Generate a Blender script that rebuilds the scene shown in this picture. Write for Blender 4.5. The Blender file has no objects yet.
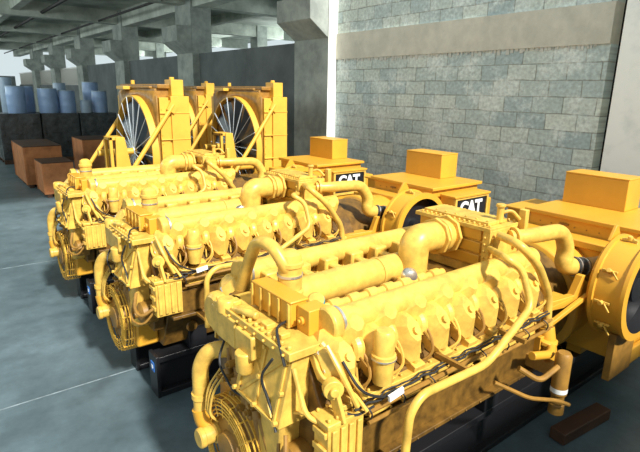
import bpy, math, random
from mathutils import Vector, Matrix, Euler
random.seed(7)
PI = math.pi
scene = bpy.context.scene
C = scene.collection

# ------------------------------------------------------------------ camera
cam_data = bpy.data.cameras.new('camera')
cam = bpy.data.objects.new('camera', cam_data)
C.objects.link(cam)
RX = Vector((0.79080115, -0.6118097, 0.01795622))      # camera right, in world axes
DN = Vector((-0.14402284, -0.21451106, -0.96604473))   # camera down
FW = Vector((0.59488735, 0.76136318, -0.25775016))     # camera forward
m = Matrix((RX, -DN, -FW)).transposed().to_4x4()
m.translation = Vector((0, 0, 2.46))
cam.matrix_world = m
cam_data.sensor_width = 36
cam_data.lens = 36 * 504 / 640
cam_data.clip_end = 200
scene.camera = cam

# ------------------------------------------------------------------ world, sun, exposure
w = bpy.data.worlds.new('world'); scene.world = w; w.use_nodes = True
bg = w.node_tree.nodes['Background']
bg.inputs[0].default_value = (0.84, 0.97, 1.0, 1); bg.inputs[1].default_value = 0.80
sd = bpy.data.lights.new('sun', 'SUN'); sd.energy = 7.4; sd.angle = math.radians(5); sd.color = (1.0, 0.98, 0.92)
sun = bpy.data.objects.new('sun', sd); C.objects.link(sun)
sun.rotation_euler = Vector((0.012, 0.72, -0.66)).to_track_quat('-Z', 'Y').to_euler()
def daylight(name, loc, rot, sx, sy, power):
    ld = bpy.data.lights.new(name, 'AREA'); ld.shape = 'RECTANGLE'; ld.size = sx; ld.size_y = sy; ld.energy = power; ld.color = (0.9, 1.0, 0.97)
    o = bpy.data.objects.new(name, ld); C.objects.link(o); o.location = loc; o.rotation_euler = rot
daylight('daylight_right_openings', (13.4, 27.0, 4.3), (0, PI/2, 0), 1.5, 38, 700)      # sky beyond the open side of the second bay
daylight('added_fill_left', (-3.1, 27.0, 4.0), (0, -PI/2, 0), 1.6, 38, 850)      # added fill lamp on the unseen left, brightens ceiling and columns
scene.view_settings.view_transform = 'Standard'
scene.view_settings.look = 'None'
scene.view_settings.exposure = 0.0
scene.view_settings.gamma = 1.0
scene.view_settings.use_curve_mapping = False

# ------------------------------------------------------------------ materials
def mat(name, col, rough=0.5, metal=0.0, var=0.0, scale=6.0, col2=None, bump=0.0, spec=0.5, thr=(0.35, 0.65)):
    ma = bpy.data.materials.new(name); ma.use_nodes = True
    nt = ma.node_tree; b = nt.nodes['Principled BSDF']
    b.inputs['Roughness'].default_value = rough; b.inputs['Metallic'].default_value = metal
    b.inputs['Specular IOR Level'].default_value = spec
    b.inputs['Base Color'].default_value = (*col, 1)
    if var or col2 or bump:
        tc = nt.nodes.new('ShaderNodeTexCoord'); nz = nt.nodes.new('ShaderNodeTexNoise')
        nz.inputs['Scale'].default_value = scale; nz.inputs['Detail'].default_value = 6
        nz.inputs['Roughness'].default_value = 0.65
        nt.links.new(tc.outputs['Object'], nz.inputs['Vector'])
        r = nt.nodes.new('ShaderNodeValToRGB')
        c2 = col2 or tuple(max(0, c * (1 - var)) for c in col)
        r.color_ramp.elements[0].position = thr[0]; r.color_ramp.elements[0].color = (*c2, 1)
        r.color_ramp.elements[1].position = thr[1]; r.color_ramp.elements[1].color = (*col, 1)
        nt.links.new(nz.outputs['Fac'], r.inputs[0]); nt.links.new(r.outputs[0], b.inputs['Base Color'])
        if bump:
            bp = nt.nodes.new('ShaderNodeBump'); bp.inputs['Strength'].default_value = bump
            bp.inputs['Distance'].default_value = 0.02
            nt.links.new(nz.outputs['Fac'], bp.inputs['Height']); nt.links.new(bp.outputs[0], b.inputs['Normal'])
    return ma

YEL = mat('yellow_paint', (0.82, 0.50, 0.09), 0.38, var=0.38, scale=11, spec=0.4)
YEL2 = mat('generator_yellow_paint', (0.68, 0.34, 0.03), 0.42, var=0.12, scale=3)
BRN = mat('brown_ochre_paint', (0.36, 0.18, 0.028), 0.5, var=0.4, scale=12)  # darker ochre; on the radiator fan plate it puts shade into the colour
OCH = mat('radiator_ochre_paint', (0.74, 0.42, 0.05), 0.5, var=0.15, scale=3)
SHD = mat('shaded_oily_casting', (0.20, 0.10, 0.016), 0.45, var=0.6, scale=14)  # dark brown paints in the shade between engine parts, over some dirt
BLK = mat('black_paint', (0.012, 0.012, 0.014), 0.4)
RUB = mat('black_rubber', (0.02, 0.019, 0.018), 0.6)
STL = mat('bare_steel', (0.62, 0.60, 0.55), 0.3, metal=0.8)
WHT = mat('white_label', (0.8, 0.82, 0.8), 0.5)
BLU = mat('blue_label', (0.05, 0.2, 0.62), 0.5)
TEAL = mat('teal_cap', (0.03, 0.30, 0.34), 0.4)
GAUZE = mat('dark_fan_blade', (0.055, 0.075, 0.10), 0.3)
SPOKE = mat('pale_guard_wire', (0.75, 0.85, 0.92), 0.4)
CONC = mat('grey_concrete', (0.42, 0.45, 0.41), 0.85, col2=(0.24, 0.265, 0.245), scale=2.5, bump=0.3)
CONCL = mat('lit_pale_concrete', (0.93, 0.94, 0.89), 0.8, col2=(0.75, 0.78, 0.75), scale=3.0, bump=0.2, thr=(0.25, 0.5))  # pale concrete; light on the column faces is painted in
CEIL = mat('ceiling_concrete', (0.62, 0.66, 0.58), 0.9, col2=(0.30, 0.33, 0.29), scale=0.9, bump=0.3)
DWALL = mat('dark_cement_render', (0.16, 0.18, 0.18), 0.85, col2=(0.10, 0.115, 0.115), scale=1.2, bump=0.2)
WOOD = mat('red_brown_plywood', (0.62, 0.25, 0.09), 0.6, col2=(0.42, 0.15, 0.05), scale=4)
WOODD = mat('dark_plywood', (0.10, 0.045, 0.02), 0.6, col2=(0.05, 0.022, 0.012), scale=4)
DRUM = mat('blue_grey_plastic', (0.38, 0.53, 0.80), 0.4, col2=(0.30, 0.43, 0.68), scale=3)
DRUML = mat('pale_blue_plastic', (0.45, 0.56, 0.68), 0.45, col2=(0.33, 0.43, 0.56), scale=3)
WRAP = mat('black_stretch_wrap', (0.02, 0.024, 0.026), 0.25, col2=(0.06, 0.075, 0.08), scale=5, bump=1.0, spec=0.9)

def floor_material():
    ma = bpy.data.materials.new('power_floated_concrete'); ma.use_nodes = True
    nt = ma.node_tree; b = nt.nodes['Principled BSDF']
    tc = nt.nodes.new('ShaderNodeTexCoord')
    n1 = nt.nodes.new('ShaderNodeTexNoise'); n1.inputs['Scale'].default_value = 0.55; n1.inputs['Detail'].default_value = 8; n1.inputs['Roughness'].default_value = 0.6
    nt.links.new(tc.outputs['Object'], n1.inputs['Vector'])
    r1 = nt.nodes.new('ShaderNodeValToRGB')
    r1.color_ramp.elements[0].position = 0.32; r1.color_ramp.elements[0].color = (0.052, 0.080, 0.092, 1)
    r1.color_ramp.elements[1].position = 0.70; r1.color_ramp.elements[1].color = (0.135, 0.188, 0.212, 1)
    nt.links.new(n1.outputs['Fac'], r1.inputs[0])
    n2 = nt.nodes.new('ShaderNodeTexNoise'); n2.inputs['Scale'].default_value = 3.2; n2.inputs['Detail'].default_value = 10; n2.inputs['Roughness'].default_value = 0.7
    nt.links.new(tc.outputs['Object'], n2.inputs['Vector'])
    r2 = nt.nodes.new('ShaderNodeValToRGB')
    r2.color_ramp.elements[0].position = 0.35; r2.color_ramp.elements[0].color = (0.75, 0.75, 0.75, 1)
    r2.color_ramp.elements[1].position = 0.68; r2.color_ramp.elements[1].color = (1.2, 1.2, 1.2, 1)
    nt.links.new(n2.outputs['Fac'], r2.inputs[0])
    mx = nt.nodes.new('ShaderNodeMix'); mx.data_type = 'RGBA'; mx.blend_type = 'MULTIPLY'; mx.inputs[0].default_value = 1
    nt.links.new(r1.outputs[0], mx.inputs[6]); nt.links.new(r2.outputs[0], mx.inputs[7])
    nt.links.new(mx.outputs[2], b.inputs['Base Color'])
    b.inputs['Roughness'].default_value = 0.5
    return ma
FLOOR = floor_material()

def block_material():
    ma = bpy.data.materials.new('cement_blockwork'); ma.use_nodes = True
    nt = ma.node_tree; b = nt.nodes['Principled BSDF']; L = nt.links
    tc = nt.nodes.new('ShaderNodeTexCoord')
    sx = nt.nodes.new('ShaderNodeSeparateXYZ'); L.new(tc.outputs['Object'], sx.inputs[0])
    cb = nt.nodes.new('ShaderNodeCombineXYZ'); L.new(sx.outputs['Y'], cb.inputs['X']); L.new(sx.outputs['Z'], cb.inputs['Y'])
    # wobble the joints slightly
    nz = nt.nodes.new('ShaderNodeTexNoise'); nz.inputs['Scale'].default_value = 3.0; L.new(cb.outputs[0], nz.inputs['Vector'])
    ad = nt.nodes.new('ShaderNodeVectorMath'); ad.operation = 'MULTIPLY_ADD'
    L.new(nz.outputs['Color'], ad.inputs[0]); ad.inputs[1].default_value = (0.03, 0.03, 0); L.new(cb.outputs[0], ad.inputs[2])
    br = nt.nodes.new('ShaderNodeTexBrick')
    br.inputs['Scale'].default_value = 1.0
    br.inputs['Brick Width'].default_value = 0.41; br.inputs['Row Height'].default_value = 0.205
    br.inputs['Mortar Size'].default_value = 0.007; br.inputs['Mortar Smooth'].default_value = 0.3
    br.inputs['Bias'].default_value = 0.0
    br.inputs['Color1'].default_value = (0.44, 0.54, 0.55, 1); br.inputs['Color2'].default_value = (0.72, 0.78, 0.70, 1)
    br.inputs['Mortar'].default_value = (0.36, 0.38, 0.34, 1)
    L.new(ad.outputs[0], br.inputs['Vector'])
    # mortar smears
    n2 = nt.nodes.new('ShaderNodeTexNoise'); n2.inputs['Scale'].default_value = 2.2; n2.inputs['Detail'].default_value = 9; n2.inputs['Roughness'].default_value = 0.75
    L.new(cb.outputs[0], n2.inputs['Vector'])
    r2 = nt.nodes.new('ShaderNodeValToRGB'); r2.color_ramp.elements[0].position = 0.48; r2.color_ramp.elements[0].color = (0, 0, 0, 1)
    r2.color_ramp.elements[1].position = 0.60; r2.color_ramp.elements[1].color = (0.85, 0.85, 0.85, 1)
    L.new(n2.outputs['Fac'], r2.inputs[0])
    mx = nt.nodes.new('ShaderNodeMix'); mx.data_type = 'RGBA'
    L.new(r2.outputs[0], mx.inputs[0]); L.new(br.outputs['Color'], mx.inputs[6]); mx.inputs[7].default_value = (0.82, 0.88, 0.84, 1)
    # grain
    n3 = nt.nodes.new('ShaderNodeTexNoise'); n3.inputs['Scale'].default_value = 22; n3.inputs['Detail'].default_value = 6
    L.new(cb.outputs[0], n3.inputs['Vector'])
    r3 = nt.nodes.new('ShaderNodeValToRGB'); r3.color_ramp.elements[0].position = 0.3; r3.color_ramp.elements[0].color = (0.72, 0.72, 0.72, 1)
    r3.color_ramp.elements[1].position = 0.7; r3.color_ramp.elements[1].color = (1.12, 1.12, 1.12, 1)
    L.new(n3.outputs['Fac'], r3.inputs[0])
    m2 = nt.nodes.new('ShaderNodeMix'); m2.data_type = 'RGBA'; m2.blend_type = 'MULTIPLY'; m2.inputs[0].default_value = 1
    L.new(mx.outputs[2], m2.inputs[6]); L.new(r3.outputs[0], m2.inputs[7])
    L.new(m2.outputs[2], b.inputs['Base Color']); b.inputs['Roughness'].default_value = 0.9
    bp = nt.nodes.new('ShaderNodeBump'); bp.inputs['Strength'].default_value = 0.7; bp.inputs['Distance'].default_value = 0.02; bp.invert = True
    L.new(br.outputs['Fac'], bp.inputs['Height']); L.new(bp.outputs[0], b.inputs['Normal'])
    return ma
BLOCK = block_material()
BAND = mat('cast_concrete_band', (0.68, 0.65, 0.55), 0.9, col2=(0.55, 0.53, 0.45), scale=5, bump=0.3)

# ------------------------------------------------------------------ mesh builder
class MB:
    def __init__(s): s.v = []; s.f = []
    def add(s, vs, fs):
        o = len(s.v); s.v += [Vector(p) for p in vs]; s.f += [tuple(i + o for i in f) for f in fs]
    def box(s, a, b):
        x0, x1 = sorted((a[0], b[0])); y0, y1 = sorted((a[1], b[1])); z0, z1 = sorted((a[2], b[2]))
        s.add([(x0,y0,z0),(x1,y0,z0),(x1,y1,z0),(x0,y1,z0),(x0,y0,z1),(x1,y0,z1),(x1,y1,z1),(x0,y1,z1)],
              [(0,3,2,1),(4,5,6,7),(0,1,5,4),(1,2,6,5),(2,3,7,6),(3,0,4,7)]); return s
    def obox(s, c, size, axis_x=(1,0,0), axis_z=(0,0,1)):
        ax = Vector(axis_x).normalized(); az = Vector(axis_z); az = (az - az.dot(ax)*ax).normalized(); ay = az.cross(ax)
        c = Vector(c); h = [k/2 for k in size]
        vs = [c + ax*i*h[0] + ay*j*h[1] + az*k*h[2] for k in (-1,1) for i,j in ((-1,-1),(1,-1),(1,1),(-1,1))]
        s.add(vs, [(0,3,2,1),(4,5,6,7),(0,1,5,4),(1,2,6,5),(2,3,7,6),(3,0,4,7)]); return s
    def bar(s, p, q, wd, ht=None, up=(0,0,1)):
        p, q = Vector(p), Vector(q); d = q - p
        u = Vector(up)
        if abs(d.normalized().dot(u)) > 0.98: u = Vector((0,1,0))
        return s.obox((p+q)/2, (d.length, wd, ht or wd), d, u)
    def prism(s, pts, d):
        d = Vector(d); n = len(pts); vs = [Vector(p) for p in pts] + [Vector(p) + d for p in pts]
        s.add(vs, [tuple(range(n))[::-1], tuple(range(n, 2*n))] + [(i, (i+1)%n, n+(i+1)%n, n+i) for i in range(n)]); return s
    def lathe(s, o, axis, prof, n=24, cap0=True, cap1=True):
        """prof: list of (t along axis, radius)"""
        o = Vector(o); a = Vector(axis).normalized()
        u = a.orthogonal().normalized(); v = a.cross(u)
        vs = []; fs = []
        for t, r in prof:
            for k in range(n):
                th = 2*PI*k/n; vs.append(o + a*t + u*(r*math.cos(th)) + v*(r*math.sin(th)))
        for i in range(len(prof)-1):
            for k in range(n):
                fs.append((i*n+k, i*n+(k+1)%n, (i+1)*n+(k+1)%n, (i+1)*n+k))
        if cap0: fs.append(tuple(range(n))[::-1])
        if cap1: fs.append(tuple(range((len(prof)-1)*n, len(prof)*n)))
        s.add(vs, fs); return s
    def cyl(s, p, q, r, n=16, r2=None):
        p, q = Vector(p), Vector(q); L = (q-p).length
        return s.lathe(p, q-p, [(0, r), (L, r if r2 is None else r2)], n)
    def tube(s, pts, r, n=12, fillet=0.0, seg=6):
        P = [Vector(p) for p in pts]
        if fillet > 0 and len(P) > 2:
            Q = [P[0]]
            for i in range(1, len(P)-1):
                a, b, c = P[i-1], P[i], P[i+1]
                d1 = (a-b); d2 = (c-b)
                f = min(fillet, d1.length*0.49, d2.length*0.49)
                p0 = b + d1.normalized()*f; p1 = b + d2.normalized()*f
                for k in range(seg+1):
                    t = k/seg
                    Q.append(p0*(1-t)**2 + b*2*t*(1-t) + p1*t*t)
            Q.append(P[-1]); P = Q
        T = []
        for i in range(len(P)):
            d = P[min(i+1, len(P)-1)] - P[max(i-1, 0)]
            T.append(d.normalized())
        u = T[0].orthogonal().normalized()
        vs = []; fs = []
        for i, p in enumerate(P):
            u = (u - u.dot(T[i])*T[i])
            if u.length < 1e-6: u = T[i].orthogonal()
            u.normalize(); v = T[i].cross(u)
            rr = r(i/(len(P)-1)) if callable(r) else r
            for k in range(n):
                th = 2*PI*k/n; vs.append(p + u*(rr*math.cos(th)) + v*(rr*math.sin(th)))
        for i in range(len(P)-1):
            for k in range(n):
                fs.append((i*n+k, i*n+(k+1)%n, (i+1)*n+(k+1)%n, (i+1)*n+k))
        fs.append(tuple(range(n))[::-1]); fs.append(tuple(range((len(P)-1)*n, len(P)*n)))
        s.add(vs, fs); return s
    def ngon_cover(s, c, nrm, up, W, H, D, cut=0.3, top=0.6):
        """bevelled eight-sided cover: base outline, then a smaller crown"""
        c = Vector(c); n = Vector(nrm).normalized(); u = Vector(up); u = (u - u.dot(n)*n).normalized(); r = u.cross(n)
        def ring(k, d):
            w_, h_ = W/2*k, H/2*k; cx, cz = cut*W*k, cut*H*k
            return [c + n*d + r*x + u*z for x, z in [(-w_+cx,-h_),(w_-cx,-h_),(w_,-h_+cz),(w_,h_-cz),(w_-cx,h_),(-w_+cx,h_),(-w_,h_-cz),(-w_,-h_+cz)]]
        a, b, d = ring(1, 0), ring(1, D*0.45), ring(top, D)
        vs = a + b + d; fs = [tuple(range(8))[::-1], tuple(range(16, 24))]
        for j in (0, 8): fs += [(j+i, j+(i+1)%8, j+8+(i+1)%8, j+8+i) for i in range(8)]
        s.add(vs, fs); return s
    def bolts(s, pts, nrm, r=0.009, h=0.012):
        for p in pts: s.cyl(p, Vector(p) + Vector(nrm).normalized()*h, r, 6)
        return s
    def build(s, name, ma, parent=None, bevel=0.0, smooth=True, label=None, origin=None):
        me = bpy.data.meshes.new(name)
        off = Vector((0,0,0))
        if parent is not None: off = world_loc(parent)
        if origin is not None: off = Vector(origin)
        me.from_pydata([tuple(p - off) for p in s.v], [], s.f); me.update()
        import bmesh
        bm = bmesh.new(); bm.from_mesh(me); bmesh.ops.recalc_face_normals(bm, faces=bm.faces); bm.to_mesh(me); bm.free()
        if smooth:
            me.polygons.foreach_set('use_smooth', [True]*len(me.polygons))
            me.set_sharp_from_angle(angle=math.radians(38))
        me.materials.append(ma)
        o = bpy.data.objects.new(name, me); C.objects.link(o)
        if parent is not None: o.parent = parent
        elif origin is not None: o.location = origin
        if bevel:
            bv = o.modifiers.new('bevel', 'BEVEL'); bv.width = bevel; bv.segments = 2; bv.limit_method = 'ANGLE'; bv.angle_limit = math.radians(40)
        if label: o['label'] = label
        return o
def world_loc(o):
    v = Vector(o.location)
    while o.parent is not None: o = o.parent; v = v + Vector(o.location)
    return v
def thing(name, label, cat, loc, group=None):
    o = bpy.data.objects.new(name, None); C.objects.link(o); o.location = loc; o.empty_display_size = 0.2
    o['label'] = label; o['category'] = cat
    if group: o['group'] = group
    return o
def tag(o, label, cat, group=None):
    o['label'] = label; o['category'] = cat
    if group: o['group'] = group
    return o
KIDS = {}
def copy_tree(o, parent=None):
    c = o.copy(); C.objects.link(c)
    if parent is not None: c.parent = parent
    for ch in list(o.children): copy_tree(ch, c)
    return c
def struct(mb, name, ma, **k):
    o = mb.build(name, ma, **k); o['kind'] = 'structure'; return o

# ------------------------------------------------------------------ structure
XW = 6.36      # block wall face
XC = 6.15      # column face
struct(MB().box((-2.8, -6, -0.2), (16, 48, 0)), 'floor', FLOOR)
# floor expansion joints (saw cuts with pale edges)
jt = MB(); jt.box((-2.6, 4.23, 0.0), (6.3, 4.243, 0.002)); jt.box((-2.6, 7.9, 0.0), (6.3, 7.912, 0.002))
struct(jt, 'trim_1', mat('floor_joint', (0.27, 0.33, 0.36), 0.7, var=0.6, scale=8))
# block wall bay between the two near columns
struct(MB().box((XW, 2.80, 0), (XW+0.2, 7.75, 3.05)), 'wall_right', BLOCK)
struct(MB().box((XW, 2.80, 3.50), (XW+0.2, 7.75, 5.2)), 'wall_right_upper', BLOCK)
struct(MB().box((XW-0.03, 2.80, 3.05), (XW+0.2, 7.75, 3.50)), 'trim_2', BAND)
struct(MB().box((XW, -4.2, 0), (XW+0.2, 1.50, 5.2)), 'wall_right_near', BLOCK)
# ragged mortar drip under the band
dr = MB()
y = 2.95
while y < 7.7:
    wd = random.uniform(0.02, 0.06); h = random.uniform(0.01, 0.07)
    dr.box((XW-0.012, y, 3.05-h), (XW, y+wd, 3.055)); y += wd + random.uniform(0.0, 0.03)
struct(dr, 'trim_3', mat('mortar_drips', (0.68, 0.69, 0.64), 0.9, var=0.2, scale=10))
# dark rendered low wall beyond the second column
struct(MB().box((XW, 8.95, 0), (XW+0.2, 27.5, 3.42)), 'wall_right_far', DWALL)
struct(MB().box((XW, 27.5, 0), (XW+0.2, 46, 2.55)), 'wall_right_end', DWALL)
rl = MB()
rl.box((XW+0.05, 27.5, 3.35), (XW+0.12, 46, 3.42)); rl.box((XW+0.05, 27.5, 2.55), (XW+0.12, 46, 2.6))
for k in range(120): rl.box((XW+0.07, 27.55+0.153*k, 2.55), (XW+0.1, 27.58+0.153*k, 3.38))
struct(rl, 'railing', STL)
struct(MB().box((-2.8, 5.5, 0), (-2.6, 48, 3.1)), 'wall_left', CONC)
struct(MB().box((-2.8, 5.5, 4.85), (-2.6, 48, 5.15)), 'wall_left_upper', CONC)
struct(MB().box((-2.8, 5.5, 3.1), (-2.6, 8, 4.85)), 'wall_left_pier', CONC)
struct(MB().box((-2.6, 47.8, 0), (XW, 48, 3.2)), 'wall_back', DWALL)
# added wall behind the camera, unseen, shades the nearest set and floor
struct(MB().box((0.6, -0.95, 0), (XW+1.5, -0.75, 2.45)), 'wall_added_shade', CONC)
# dark backing seen in the slots beside the columns
struct(MB().box((XW+0.42, 2.3, 0), (XW+0.5, 3.3, 5.2)), 'trim_4', BLK)  # black stands in for the deep shade of this slot
struct(MB().box((XW+0.25, 8.7, 0), (XW+0.35, 9.05, 5.2)), 'trim_5', DWALL)
# columns with corbels
for i in range(7):
    y0, y1 = (1.50, 2.61) if i == 0 else (1.72 + 6*i, 2.78 + 6*i)
    if i == 1: y0, y1 = 7.73, 8.82
    c = MB()
    c.box((XC, y0, 0), (XC+0.6, y1, 5.2))
    if i >= 1:
        c.prism([(XC, y0+.001, 3.42), (XC-0.42, y0+.001, 3.72), (XC-0.42, y0+.001, 4.12), (XC, y0+.001, 4.12)], (0, y1-y0-.002, 0))
    struct(c, 'column_%d' % (i+1), CONCL if i == 0 else CONC, bevel=0.01)  # first column paler: the strong light is put into its colour
# return face of the second column, its light painted in as white
struct(MB().box((XC+0.0, 7.715, 0), (XC+0.22, 7.73, 5.2)), 'trim_6', CONCL)
# ceiling slab with downstand beams beyond the second column
CZ = 5.15
struct(MB().box((-2.6, 7.0, CZ), (16, 48, CZ+0.25)), 'ceiling', CEIL)
for i in range(1, 7):
    yb = 2.25 + 6*i
    struct(MB().box((-2.6, yb-0.2, CZ-0.45), (15, yb+0.2, CZ)), 'ceiling_beam_%d' % i, CEIL)
for k, xb in enumerate((2.9, 9.4)):
    struct(MB().box((xb-0.12, 8.3, CZ-0.3), (xb+0.12, 47, CZ)), 'ceiling_joist_%d' % (k+1), CEIL)
struct(MB().box((XC+0.05, 8.9, CZ-0.55), (XC+0.45, 46, CZ)), 'ceiling_edge_beam', CEIL)
# second bay seen through the high openings
for i in range(2, 7):
    yb = 2.0 + 6*i
    struct(MB().box((12.0, yb, 0), (12.5, yb+0.6, CZ)), 'far_column_%d' % i, CONC)
struct(MB().box((12.0, 10, 3.55), (12.3, 46, 3.8)), 'far_sill_beam', CONCL)
struct(MB().box((12.4, 10, 0), (12.6, 26, 3.3)), 'far_wall', CONC)

# ------------------------------------------------------------------ ceiling pipework
def pipe(name, pts, r, ma, label, cat='pipe', **k):
    o = MB().tube(pts, r, 10, **k).build(name, ma, origin=pts[0]); return tag(o, label, cat)
pipe('ceiling_pipe', [(5.5, 12.0, 4.75), (5.5, 45, 4.75)], 0.035, mat('dark_iron', (0.02, 0.018, 0.016), 0.6), 'long dark iron pipe hung under the ceiling along the column row')
pipe('ceiling_pipe', [(3.7, 16.0, 4.85), (3.7, 44, 4.85)], 0.05, bpy.data.materials['dark_iron'], 'dark iron pipe close to the ceiling, further from the columns')

# ------------------------------------------------------------------ generator set
def make_genset():
    root = thing('generator_set', 'nearest yellow diesel generator set, with the arched pipe over its front end', 'generator', (2.9, 2.0, 0), 'yellow diesel generator sets in a row')
    P = root
    YC = 2.0
    # skid beams
    for sg in (-1, 1):
        b = MB(); y0 = YC + sg*0.26
        b.box((1.22, y0-0.08, 0.0), (5.6, y0+0.08, 0.05)); b.box((1.22, y0-0.08, 0.31), (5.6, y0+0.08, 0.36)); b.box((1.22, y0-0.03, 0.05), (5.6, y0+0.03, 0.31))
        b.box((1.21, y0-0.085, 0), (1.24, y0+0.085, 0.37))
        sk = b.build('skid_beam', BLK, P, 0.004)
        if sg < 0:
            MB().box((1.205, y0-0.035, 0.22), (1.212, y0+0.035, 0.30)).build('warning_label', BLU, sk, label='blue label on black skid end')
            MB().box((1.202, y0-0.014, 0.245), (1.206, y0+0.014, 0.275)).build('label_symbol', WHT, sk)
    for x in (1.6, 2.8, 4.2, 5.3): MB().box((x, YC-0.2, 0.1), (x+0.12, YC+0.2, 0.3)).build('skid_crossmember', BLK, P)
    # mounting feet
    for x in (1.5, 2.75, 4.1, 5.2):
        for sg in (-1, 1):
            MB().box((x, YC+sg*0.22, 0.36), (x+0.16, YC+sg*0.34, 0.55)).build('mounting_foot', BLK if x < 4 else YEL2, P, 0.006)
    # oil pan (narrow, dark) and side panel
    b = MB(); b.prism([(1.3, 1.72, 0.42), (1.3, 2.28, 0.42), (1.3, 2.45, 0.80), (1.3, 1.55, 0.80)], (1.75, 0, 0))
    for x in (1.5, 1.9, 2.3, 2.7): b.cyl((x, 1.60, 0.6), (x, 1.58, 0.6), 0.05, 12)
    b.build('oil_pan', SHD, P, 0.008)
    for sg in (-1, 1):
        b = MB(); ys = YC + sg*0.60; yi = YC + sg*0.45
        b.box((1.28, yi, 0.80), (2.98, YC+sg*0.56, 0.98))
        b.box((1.28, yi, 0.775), (2.98, ys, 0.80))
        b.bolts([(1.35+0.13*k, YC+sg*0.60, 0.7875) for k in range(13)], (0, sg, 0), 0.007, 0.008)
        b.build('sump_rail', SHD, P, 0.004)
    # block
    b = MB()
    b.prism([(1.26, 1.52, 0.80), (1.26, 2.48, 0.80), (1.26, 2.54, 1.14), (1.26, 2.32, 1.34), (1.26, 1.68, 1.34), (1.26, 1.46, 1.14)], (1.72, 0, 0))
    b.build('engine_block', SHD, P, 0.01)
    # side ledges, inspection covers with bolts
    for sg in (-1, 1):
        for k in range(8):
            b = MB(); x = 1.28 + 0.212*k
            b.ngon_cover((x+0.01, YC+sg*0.53, 1.055), (0, sg, 0.12), (0,0,1), 0.175, 0.10, 0.03, 0.18, 0.85)
            b.bolts([(x-0.055, YC+sg*0.555, 1.09), (x+0.075, YC+sg*0.555, 1.09), (x-0.055, YC+sg*0.56, 1.02), (x+0.075, YC+sg*0.56, 1.02)], (0, sg, 0), 0.008, 0.012)
            b.build('inspection_cover', YEL, P, 0.003)
        b = MB(); b.box((1.26, YC+sg*0.50, 1.125), (3.0, YC+sg*0.575, 1.15))
        b.bolts([(1.32+0.106*k, YC+sg*0.555, 1.15) for k in range(16)], (0,0,1), 0.008, 0.014)
        b.build('head_ledge', YEL, P, 0.003)
        # rails below the ledge
        b = MB(); b.tube([(1.38, YC+sg*0.60, 1.085), (2.95, YC+sg*0.60, 1.10)], 0.014, 8); b.tube([(1.38, YC+sg*0.61, 1.035), (2.95, YC+sg*0.61, 1.05)], 0.011, 8)
        b.build('fuel_rail', BRN, P)
        b = MB(); pts = [(1.3+0.04*k, YC+sg*(0.605+0.006*math.sin(k*2.1)), 1.13+0.006*math.sin(k*1.3)+0.0006*k) for k in range(41)]
        b.tube(pts, 0.006, 8); b.tube([(p[0], p[1]-sg*0.012, p[2]+0.010) for p in pts], 0.004, 6)
        for k in range(8): b.tube([(1.36+0.212*k, YC+sg*0.605, 1.13), (1.38+0.212*k, YC+sg*0.635, 1.10), (1.385+0.212*k, YC+sg*0.62, 1.06)], 0.004, 6, 0.02)
        b.build('wiring_harness', RUB, P)
    # cylinder heads, valve covers, elbows
    for sg in (-1, 1):
        for k in range(8):
            x = 1.295 + 0.212*k
            nrm = Vector((0, sg*0.80, 0.60)).normalized(); up = Vector((0, -sg*0.60, 0.80))
            c0 = Vector((x, YC+sg*0.385, 1.265))
            b = MB(); b.obox(c0 - nrm*0.03, (0.135, 0.19, 0.11), (1,0,0), nrm)
            for dx in (-0.065, 0.065):
                b.cyl(c0+Vector((dx, sg*0.10, -0.10)), c0+Vector((dx, sg*0.10, 0.06)), 0.011, 6)
            h = b.build('cylinder_head', SHD, P, 0.008)
            b = MB(); b.ngon_cover(c0 + nrm*0.045 - up*0.01, nrm, up, 0.180, 0.285, 0.15, 0.32, 0.42)
            cc = c0 + nrm*0.194 - up*0.01
            b.cyl(cc - up*0.012, cc - up*0.012 + nrm*0.018, 0.019, 10)
            b.build('valve_cover', YEL, h, 0.0, smooth=False, label='bright eight-sided cover')
            b = MB()
            r_ = Vector((1,0,0))
            for dx, dz in ((-0.082,-0.04),(0.082,-0.04),(-0.082,0.04),(0.082,0.04),(-0.03,-0.105),(0.03,-0.105)):
                MB().bolts([c0 + nrm*0.09 + r_*dx + up*dz], nrm, 0.009, 0.030).build('cover_bolt', STL if k % 3 == 0 else YEL, h)
            b.tube([c0 + nrm*0.03 + r_*0.10 + up*0.11, c0+nrm*0.115+r_*0.108, c0+nrm*0.06+r_*0.10-up*0.13], 0.006, 6, 0.04)
            b.build('drain_line', YEL, h)
            # lower foot of each cover
            b = MB(); q = Vector((x+0.03, YC+sg*0.545, 1.165))
            b.obox(q, (0.075, 0.06, 0.05), (1,0,0), (0, sg*0.3, 1)); b.cyl(q+Vector((-0.01,0,0.02)), q+Vector((-0.01, sg*0.01, 0.055)), 0.016, 8)
            b.build('fuel_fitting', YEL, h, 0.004)
            # connecting line
            b = MB(); b.tube([q+Vector((0.04,0,0.01)), q+Vector((0.085, sg*0.04, 0.06)), q+Vector((0.10, sg*0.0, 0.14)), q+Vector((0.075, -sg*0.05, 0.2))], 0.0075, 6, 0.04)
            b.tube([q+Vector((0.045,sg*.01,-0.02)), q+Vector((0.115, sg*0.02, 0.07)), q+Vector((0.06, -sg*0.01, 0.16))], 0.005, 6, 0.04)
            b.build('fuel_line', YEL if k % 2 else BRN, h)
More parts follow.
